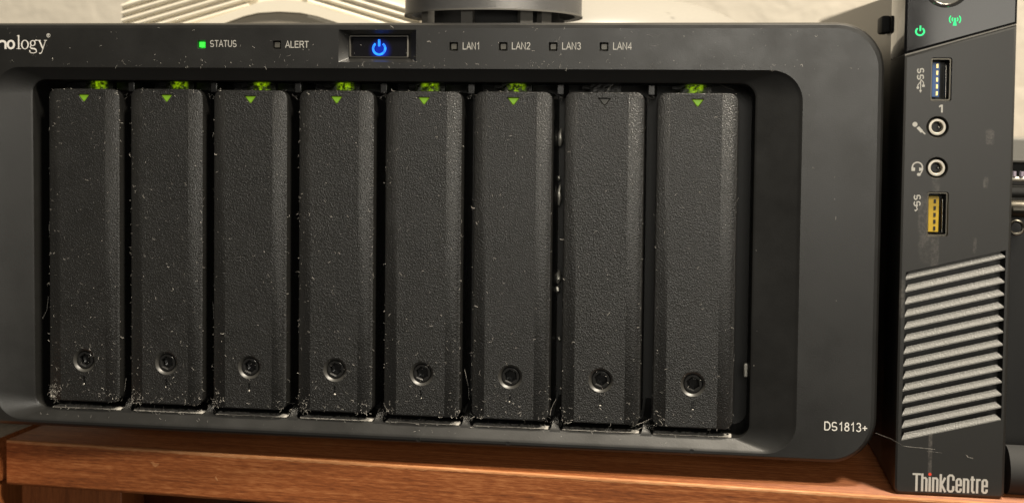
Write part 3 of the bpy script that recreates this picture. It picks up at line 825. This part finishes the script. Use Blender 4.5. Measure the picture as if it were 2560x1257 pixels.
# printed symbols on the front
def usb_sym(cx, cz, full=True):
    """sideways SS + trident, reading downwards"""
    k = Ink(); h_ = 2.0
    for j in range(2):
        g = Ink()
        for s_ in GL['S'][1]: g.stroke([(p[0], p[1]) for p in s_], .17)
        g.xform(lambda a, b: (cx - h_ / 2 + b * h_, cz - j * 2.0 - a * 2.35))
        k.polys += g.polys
    b0 = cz - 3.7
    if full:
        k.stroke([(cx + .1, b0), (cx + .1, b0 - 3.4)], .26)
        k.poly([(cx - .35, b0 - 3.2), (cx + .55, b0 - 3.2), (cx + .1, b0 - 4.1)])
        k.stroke([(cx + .1, b0 - .5), (cx - .75, b0 - 1.6), (cx - .75, b0 - 2.3)], .26); k.ring(cx - .75, b0 - 2.45, .42, .42, .42, .42, n=12)
        k.stroke([(cx + .1, b0 + .2), (cx + .95, b0 - .8), (cx + .95, b0 - 1.6)], .26); k.poly([(cx + .55, b0 - 1.5), (cx + 1.35, b0 - 1.5), (cx + 1.35, b0 - 2.2), (cx + .55, b0 - 2.2)])
    else:
        k.stroke([(cx + .2, b0 + .4), (cx - .2, b0 - .2), (cx + .1, b0 - .9), (cx - .3, b0 - 1.3)], .3); k.stroke([(cx - .7, b0 - 1.1), (cx - .3, b0 - 1.5)], .35)
    return k
usb_sym(178.85, 135.9).build('usb_symbol', YF, M['ink'], front, PB)
usb_sym(178.75, 96.0, False).build('usb_symbol', YF, M['ink'], front, PB)
ink = Ink(); ink.stroke([(184.75, 123.75), (185.3, 124.2), (185.6, 124.2), (185.6, 122.0)], .5); ink.build('lettering', YF, M['ink'], front, PB)
ink = Ink(); ink.ring(177.5, 118.2, .78, .78, .78, .78, n=18)
ink.poly([(178.0, 117.0), (178.75, 117.6), (180.05, 116.25), (179.75, 115.75), (179.35, 115.6)]); ink.poly([(179.75, 115.75), (180.05, 116.1), (180.85, 115.25), (180.55, 115.0)])
ink.build('microphone_symbol', YF, M['ink'], front, PB)
ink = Ink(); cx, cz = 178.55, 104.7
ink.ring(cx, cz, 1.75, 1.75, .42, .42, -20, 200, 18)
ink.stroke([(cx - 1.5, cz + .1), (cx - 1.5, cz - 1.2)], .6); ink.poly([(cx - 1.6, cz - .3), (cx - .7, cz - .1), (cx - .7, cz - 1.2), (cx - 1.5, cz - 1.2)])
ink.poly([(cx + .55, cz - .1), (cx + 1.6, cz - .3), (cx + 1.6, cz - 1.0), (cx + .55, cz - 1.2)])
ink.stroke(arc(cx + .2, cz - .2, 1.4, 2.1, 0, -80, 8), .38); ink.ring(cx + .5, cz - 2.3, .62, .5, .6, .48, n=12)
ink.build('headset_symbol', YF, M['ink'], front, PB)
# wordmark in condensed bold letters
ink = Ink(); w = .62
def word(z0, cap, xh):
    x = 179.35
    def st(*pts): ink.stroke([(x + a, z0 + b) for a, b in pts], w)
    st((0, cap - .3), (2.25, cap - .3)); st((1.12, cap - .3), (1.12, 0)); x += 2.35
    st((.3, 0), (.3, cap)); st((.3, xh - .35), (1.1, xh - .3), (1.42, xh - .7), (1.42, 0)); x += 2.02
    st((.3, 0), (.3, xh)); dot = (x + .3, z0 + cap - .25); x += .92
    st((.3, 0), (.3, xh)); st((.3, xh - .35), (1.1, xh - .3), (1.42, xh - .7), (1.42, 0)); x += 2.02
    st((.3, 0), (.3, cap)); st((1.5, xh), (.55, xh * .52), (1.6, 0)); x += 1.95
    st((1.75, cap * .66), (1.75, cap - .8), (1.35, cap - .3), (.75, cap - .3), (.35, cap - .8), (.35, .8), (.75, .3), (1.35, .3), (1.75, .8), (1.75, cap * .36)); x += 2.3
    def e(): st((.4, xh * .52), (1.45, xh * .52), (1.45, xh - .75), (1.15, xh - .3), (.7, xh - .3), (.35, xh - .75), (.35, .75), (.7, .3), (1.15, .3), (1.45, .75), (1.45, xh * .3))
    e(); x += 2.0
    st((.3, 0), (.3, xh)); st((.3, xh - .35), (1.1, xh - .3), (1.42, xh - .7), (1.42, 0)); x += 2.02
    st((.5, xh + .75), (.5, .7), (.75, .3), (1.2, .3)); st((.0, xh - .3), (1.2, xh - .3)); x += 1.5
    st((.3, 0), (.3, xh)); st((.3, xh - .6), (.75, xh - .3), (1.2, xh - .3)); x += 1.4
    e(); x += 1.75
    return x, dot
xe, dot = word(0, 5.75, 4.65)
ink.xform(lambda a, b: (179.35 + (a - 179.35) * (23.1 / (xe - 179.35)), b + 1.45 + .012 * (a - 179.35)))
ink.build('wordmark', YF, M['ink'], front, PB)
ink = Ink(); ink.ring(179.35 + (dot[0] - 179.35) * (23.1 / (xe - 179.35)), 1.45 + dot[1] + .1, .5, .5, .5, .5, n=16); ink.build('wordmark_dot', YF, M['red'], front, PB)

# ================================================================== things on top of the storage box
TOP = 151.65
# ribbed cream device
dv = thing('vented_router', 'cream ribbed plastic router standing on the storage box behind its left half', 'router', (-66, 80, TOP))
DB = (-66, 80, TOP)
def d_obj(bm, name, mt, parent=None, **k): return finish(bm, name, mt, parent or dv, base=DB, **k)
bm = bmesh.new()
ol = [(-2.6, TOP + .1), (-2.6, 183), (-100, 183), (-127.5, 168.6), (-131.9, 165.8), (-132.3, 163.5), (-132.3, TOP + .1)]
a = loop(bm, ol, 80.8); b = loop(bm, ol, 132); bridge(bm, a, b); bm.faces.new(a); bm.faces.new(b[::-1]); recalc(bm); d_obj(bm, 'body', M['cream'])
def rib(name, p0, p1, th, y0, y1, zmin=TOP + .2):
    """slanted rib in the front plane from p0 to p1, rounded on its front"""
    d_ = Vector((p1[0] - p0[0], p1[1] - p0[1])).normalized(); n_ = Vector((-d_.y, d_.x))
    bm = bmesh.new(); pf = [(-.5, y1), (-.5, y0 + .9), (-.3, y0 + .2), (0.1, y0), (.38, y0 + .3), (.5, y0 + 1.1), (.5, y1)]
    A = [bm.verts.new((p0[0] + n_.x * s_ * th, y_, max(zmin, p0[1] + n_.y * s_ * th))) for s_, y_ in pf]
    B = [bm.verts.new((p1[0] + n_.x * s_ * th, y_, max(zmin, p1[1] + n_.y * s_ * th))) for s_, y_ in pf]
    for i in range(len(pf) - 1): bm.faces.new((A[i], A[i + 1], B[i + 1], B[i]))
    bm.faces.new(A[::-1]); bm.faces.new(B); recalc(bm)
    d_obj(bm, name, M['cream'], angle=60)
sl = math.tan(R(15.5))
def clipl(z_at, xl, xr, s):    # keep above the box top
    za, zb = z_at + (xl + 132) * s, z_at + (xr + 132) * s
    return (xl, za), (xr, zb)
for i in range(6):
    z_at = 164.9 - 3.05 * i
    xl = -131.6 if z_at > TOP + 1.5 else -132 + (TOP + 1.5 - z_at) / sl
    rib('rib', *clipl(z_at, xl, -72 - 4 * (i % 2), sl), 1.75, 78.3, 81)
for i in range(6):
    z_at = 171.6 - 3.0 * i
    def zr(x): return z_at - (x + 36) * math.tan(R(16.5))
    xr = -3.0
    if zr(xr) < TOP + 1.5: xr = -36 + (z_at - TOP - 1.5) / math.tan(R(16.5))
    xl = -52 + 1.5 * (i % 2)
    rib('rib', (xl, zr(xl)), (xr, zr(xr)), 1.7, 78.3, 81)
# smooth band bent over the middle and the dim panel under it
up = [(-118, 152.2), (-100, 157.2), (-88, 160.6), (-79, 163.4), (-74, 165.2), (-69, 166.6), (-62, 167.3), (-55, 167.0), (-49, 165.9), (-42, 163.6), (-30, 160.2), (-14, 155.8), (-3, 152.6)]
lo = [(-118, 151.8), (-104, 151.9), (-93, 155.0), (-84, 158.2), (-77, 160.6), (-71, 161.9), (-62, 162.4), (-53, 161.9), (-46, 160.5), (-38.5, 158.2), (-30, 155.4), (-20, 152.1), (-3, 151.8)]
bm = bmesh.new()
A = loop(bm, up, 76.6); B = loop(bm, lo, 76.6); C_ = loop(bm, up, 81); E_ = loop(bm, lo, 81)
for i in range(len(up) - 1):
    bm.faces.new((A[i], A[i + 1], B[i + 1], B[i])); bm.faces.new((C_[i], C_[i + 1], A[i + 1], A[i])); bm.faces.new((B[i], B[i + 1], E_[i + 1], E_[i]))
recalc(bm); d_obj(bm, 'bent_band', M['cream'], angle=50)
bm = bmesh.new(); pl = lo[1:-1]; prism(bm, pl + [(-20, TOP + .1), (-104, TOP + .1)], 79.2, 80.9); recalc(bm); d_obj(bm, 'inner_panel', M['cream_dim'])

# grey layered ring on legs
rg = thing('grey_ring_stand', 'grey layered plastic ring on short legs standing on the storage box above the power button', 'stand', (33.4, 40, TOP))
RB = (33.4, 40, TOP)
def r_obj(bm, name, mt, parent=None, **k): return finish(bm, name, mt, parent or rg, base=RB, **k)
bm = bmesh.new()
def ring_loop(r_, z): return [bm.verts.new((33.4 + r_ * math.cos(2 * PI * i / 72), 40 + r_ * math.sin(2 * PI * i / 72), z)) for i in range(72)]
pf = [(30.5, 157.3), (30.5, 156.95), (32.4, 156.75), (32.9, 157.1), (32.9, 182), (30.5, 182), (30.5, 157.3)]
ls = [ring_loop(*p) for p in pf[:-1]]; ls.append(ls[0])
for a, b in zip(ls, ls[1:]): bridge(bm, a, b)
recalc(bm); r_obj(bm, 'ring', M['printed'], angle=40)
bm = bmesh.new(); a = ring_loop(31.4, 156.98); b = ring_loop(33.25, 156.6); c = ring_loop(33.25, 157.15); d = ring_loop(31.4, 157.15)
bridge(bm, a, b); bridge(bm, b, c); bridge(bm, c, d); bridge(bm, d, a); recalc(bm); r_obj(bm, 'bottom_rim', M['printed_leg'])
bm = bmesh.new(); tube(bm, [(33.4, 40, 152.2), (33.4, 40, 175)], 24.5, 48); r_obj(bm, 'core', M['rubber'])
bm = bmesh.new(); tube(bm, [(33.4, 40, TOP + .02), (33.4, 40, 152.0)], 31, 48); r_obj(bm, 'base_plate', M['rubber'])
for an, wd in ((-136, 6.2), (-99, 6.6), (-58, 7.4), (-42, 7.0), (40, 8), (130, 8)):
    bm = bmesh.new(); ca, sa = math.cos(R(an)), math.sin(R(an))
    pr = []
    for rr in (27.2, 30.2):
        for s_ in (-.5, .5):
            aa = R(an) + s_ * wd / 29 * .62
            pr.append((33.4 + rr * math.cos(aa), 40 + rr * math.sin(aa)))
    lo_ = [bm.verts.new((p[0], p[1], 152.05)) for p in pr]; hi_ = [bm.verts.new((p[0], p[1], 157.6)) for p in pr]
    for q in ((0, 1, 3, 2),): bm.faces.new([lo_[i] for i in q]); bm.faces.new([hi_[i] for i in q])
    for i, j in ((0, 1), (1, 3), (3, 2), (2, 0)): bm.faces.new((lo_[i], lo_[j], hi_[j], hi_[i]))
    recalc(bm); r_obj(bm, 'leg', M['printed_leg'])

# flat white dome behind
ap = thing('white_dome', 'flat round white dome lying on the storage box right of the grey ring', 'access point', (54, 150, TOP))
AB = (54, 150, TOP)
bm = bmesh.new()
rings = []
RA, HA = 80.6, 24.0
for j in range(15):
    t = j / 14 * PI / 2
    rr = RA * math.cos(t) ** .82 if j < 14 else 0
    zz = TOP + .3 + HA * math.sin(t) ** 1.05
    rings.append([bm.verts.new((54 + rr * math.cos(2 * PI * i / 96), 150 + min(1, 0.97) * rr * math.sin(2 * PI * i / 96), zz)) for i in range(96)] if j < 14 else None)
for a, b in zip(rings[:13], rings[1:14]): bridge(bm, a, b)
tp = bm.verts.new((54, 150, TOP + .3 + HA))
for i in range(96): bm.faces.new((rings[13][i], rings[13][(i + 1) % 96], tp))
bm.faces.new(rings[0][::-1]); recalc(bm)
finish(bm, 'dome_shell', M['white_plastic'], ap, base=AB, angle=50)
bm = bmesh.new(); bmesh.ops.create_icosphere(bm, subdivisions=2, radius=.75, matrix=Matrix.Translation((101.3, 88.3, 170.2)))
finish(bm, 'dome_dot', M['dot'], ap, base=AB)

# black device at the right edge
bd = thing('black_device', 'black case with bright metal fittings at the right picture edge beside the mini computer', 'device', (250, 20, 0))
BB = (250, 20, 0)
def b_obj(bm, name, mt, parent=None, **k): return finish(bm, name, mt, parent or bd, base=BB, **k)
bm = bmesh.new(); box(bm, 211.5, 300, 18, 180, -3.0, 98, bev=1.5); b_obj(bm, 'body', M['black'])
bm = bmesh.new(); box(bm, 211.2, 300, 26, 180, 105.6, 114.0, bev=.8); b_obj(bm, 'top_panel', M['grey'])
bm = bmesh.new(); box(bm, 212.5, 300, 30, 178, 98.1, 105.5); b_obj(bm, 'dark_gap', M['rubber'])
bm = bmesh.new(); tube(bm, [(210.6, 12, 100.6), (240, 12, 100.6)], .8, 16); b_obj(bm, 'metal_rod', M['nickel'])
for x in (211.6, 214.0, 216.4):
    bm = bmesh.new(); tube(bm, [(x, 11.5, 101.4), (x, 11.5, 103.1)], .75, 12); b_obj(bm, 'knob', M['lilac'])
bm = bmesh.new(); tube(bm, [(210.6, 14, 96.2), (240, 14, 96.2)], 1.9, 16); b_obj(bm, 'dark_rod', M['rubber'])
bm = bmesh.new(); tube(bm, [(211.8, 10, 90.8), (212.2, 10, 90.8), (213.2, 10, 90.8), (222, 10, 90.8)], [1.4, 2.3, 2.9, 2.9], 20); b_obj(bm, 'barrel_connector', M['dull_steel'])
bm = bmesh.new(); tube(bm, [(214.6 + 2.2 * math.cos(2 * PI * i / 24), 9, 84.6 + 2.2 * math.sin(2 * PI * i / 24)) for i in range(24)], .55, 8, closed=True); recalc(bm); b_obj(bm, 'metal_ring', M['dull_steel'])
bm = bmesh.new(); tube(bm, [(209.9, 6, 14), (210.5, 6, 15), (210.6, 6, 33), (210.2, 6, 34)], [.4, .9, .9, .4], 12); b_obj(bm, 'pale_strip', M['lilac'])
bm = bmesh.new(); tube(bm, [(212, 4, 5.0), (300, 4, 5.0)], 8.0, 32); b_obj(bm, 'round_base', M['rubber'], angle=50)

# ================================================================== lint and slot glints
rnd = random.Random(11)
def fiber(bm, p, ln, r, mi, curl=1.0, flat=True):
    a = rnd.uniform(0, 2 * PI); pts = [Vector(p)]; n = max(3, int(ln / .35)); n = min(n, 12)
    k = rnd.uniform(-1.4, 1.4) * curl
    for i in range(n):
        a += k * (ln / n) / .6 + rnd.uniform(-.5, .5) * curl
        q = pts[-1] + V(math.cos(a) * ln / n, rnd.uniform(-.06, .05), math.sin(a) * ln / n)
        pts.append(q)
    tube(bm, pts, r, 3, mi, cap=False)
def fleck(bm, p, r, mi):
    vs = []
    for d_ in ((1, 0, 0), (-1, 0, 0), (0, 0, 1), (0, 0, -1)):
        vs.append(bm.verts.new(Vector(p) + V(d_[0] * rnd.uniform(.4, 1.3), 0, d_[2] * rnd.uniform(.4, 1.3)) * r))
    t_ = bm.verts.new(Vector(p) + V(0, -r * .6, 0))
    for i, j in ((0, 2), (2, 1), (1, 3), (3, 0)):
        f = bm.faces.new((vs[i], vs[j], t_)); f.material_index = mi
bm = bmesh.new()
def put(x, y, z, big=1.0, pf=.5):
    if rnd.random() < pf: fiber(bm, (x, y, z), rnd.choice((.5, .7, .9, 1.3, 1.9)) * big, rnd.uniform(.018, .036), 0 if rnd.random() < .5 else 1)
    else: fleck(bm, (x, y, z), rnd.choice((.05, .06, .08, .1, .12, .16)) * big, 0 if rnd.random() < .6 else 1)
for k in range(8):
    cx = TC0 + PITCH * k
    amount = (1.35, 1.15, 1.1, 1.1, 1.0, .75, .6, .6)[k]
    for _ in range(int(190 * amount)):          # faces, denser low down
        u = rnd.random() ** 1.5
        put(cx + rnd.uniform(-13, 13), D - .07, TZ0 + 1 + u * 111, .75, .35)
    for _ in range(int(120 * amount)):           # long edges
        u = rnd.random() ** 1.3; side = -1 if rnd.random() < .55 else 1
        put(cx + side * (13.5 + rnd.uniform(-.9, .25)), D + .6 + rnd.uniform(-.2, .4), TZ0 + 2 + u * 106, .8, .55)
    for _ in range(int(48 * amount)):           # lower edge and corners
        s_ = rnd.choice((-1, -1, 1, 0)); x = cx + (s_ * rnd.uniform(9.5, 13.2) if s_ else rnd.uniform(-13, 13))
        put(x, D + .1 + rnd.uniform(-.2, .2), TZ0 + .2 + rnd.random() ** 2 * 5, .9, .55)
    for _ in range(26): put(cx + rnd.uniform(-13, 13), D + .1, TZ1 - rnd.random() ** 2 * 1.6, .7, .4)   # top edge
    nx, ny = 34, 6; g = []
    for j in range(ny + 1):                     # matted film on the floor of the opening
        g.append([bm.verts.new((cx - 13.2 + 26.4 * i / nx, D + 1.6 + j * .85 + rnd.uniform(-.2, .2), 11.52 + (0 if j in (0, ny) else rnd.uniform(.03, .34)))) for i in range(nx + 1)])
    for j in range(ny):
        for i in range(nx):
            if j > 2 and rnd.random() < .18: continue
            f = bm.faces.new((g[j][i], g[j][i + 1], g[j + 1][i + 1], g[j + 1][i])); f.material_index = 1
    for _ in range(70):                         # felt of dust on the floor of the opening
        x = cx + rnd.uniform(-13.5, 13.5); y = rnd.uniform(D + .8, D + 7)
        p_ = (x, y, 11.2 + rnd.uniform(0, .25))
        fiber(bm, p_, rnd.uniform(.5, 1.6), rnd.uniform(.025, .045), 1 if rnd.random() < .6 else 0, 1.0, True)
    if k < 7:
        gx = cx + PITCH / 2
        for _ in range(16): fiber(bm, (gx + rnd.uniform(-1.9, 2.0), rnd.uniform(4.2, 9), 12.6 + abs(rnd.gauss(0, 1.1))), rnd.uniform(.6, 1.8), rnd.uniform(.02, .035), 0 if rnd.random() < .5 else 1)
        for _ in range(9): put(gx + rnd.uniform(-1.8, 1.8), 6.5, 126.2 + rnd.uniform(-.6, .6), 1.3, .7)
# clump in the first tray's lower left corner
for _ in range(55): put(TC0 - 13.2 + abs(rnd.gauss(0, 1.6)), D + rnd.uniform(-.2, .1), TZ0 + .8 + abs(rnd.gauss(0, 2.6)), 1.1, .5)
for _ in range(480):
    x, z = rnd.uniform(-165, 166), rnd.choice((rnd.uniform(136, 150), rnd.uniform(136, 138.5), rnd.uniform(9, 136)))
    if z < 136 and -143 < x < 143.5: continue
    put(x, -.06, z, .75, .4)
for _ in range(60): put(rnd.uniform(-140, 120), 1.3, 9.0 + rnd.uniform(-.8, .9), .7, .5)
for _ in range(60): put(rnd.uniform(129.5, 142), 2.2 - (0), rnd.uniform(14, 128), .6, .35)
# named long hairs
def hair(pts, r, mi=0): tube(bm, pts, r * .55, 3, mi, cap=False)
hair([(169.5, -.4, 16.2), (173.6, -7, 16.0), (176.5, -15.5, 15.8), (186, -15.4, 15.2)], .035)
hair([(183.6, -15.3, 14.5), (188, -15.3, 14.2)], .035, 1)
hair([(195.5, -15.3, 13.8), (196.3, -15.3, 13.1), (197.6, -15.3, 12.9)], .04)
hair([(-95.2, 4.6, 23), (-96.5, 6, 18), (-98.2, 7, 14)], .05)
hair([(30.2, 4.5, 31), (31.5, 5, 25), (31.8, 5, 20.5)], .05)
hair([(62.5, 4.5, 22), (60.8, 5, 18.5), (60.4, 5, 16)], .06)
hair([(-123.6, 3, 82), (-124.1, 2.9, 77), (-123.2, 2.9, 72), (-121.6, 3, 69.6)], .045)
hair([(-125.0, 4, 52), (-126.2, 5, 47), (-128.5, 6, 43.5)], .06)
hair([(-61.6, 3.2, 52), (-61.4, 3.2, 46), (-59, 3.2, 44), (-57.5, 3.2, 43.2)], .05)
hair([(-58.8, 3.2, 35.2), (-57.6, 3.2, 38.8), (-56.2, 3.2, 40.4), (-55.4, 3.2, 39.4), (-56.6, 3.2, 38.2)], .05)
for k in range(8): fleck(bm, (TC0 + PITCH * k + rnd.uniform(-.1, .1), D - .02, 20.9), .34, 0)  # glint on each slot's lower end, painted as a white fleck
hair([(79.0, 3.3, 129), (80.5, 3.4, 130.5), (81.2, 3.6, 131.5)], .06)
hair([(116.5, 3.4, 131.2), (119, 3.5, 129.9), (121.4, 3.8, 129.2)], .05, 1)
hair([(93.0, -.1, 143.9), (95, -.1, 143.7), (97, -.1, 144.4)], .04, 1)
hair([(92.0, -.1, 147.5), (94, -.1, 146.9), (96, -.1, 147.1), (97.3, -.1, 147.9)], .045, 1)
hair([(64.3, 3.3, 53.5), (65, 3.3, 49), (66.3, 3.2, 45.5), (66.5, 3.2, 42.5)], .05)
hair([(88.5, 4.2, 13.2), (92, 4, 15), (96, 3.4, 17.2)], .05); hair([(89.5, 4.4, 14.1), (93.5, 4, 15.4), (95.6, 3.6, 16.9)], .045)
dust_and_glints = finish(bm, 'dust_and_glints', [M['lint'], M['lint_dim']], kind='stuff', smooth=False)
dust_and_glints['label'] = 'white lint, specks and hairs clinging to the drive trays and their gaps, with painted slot glints'
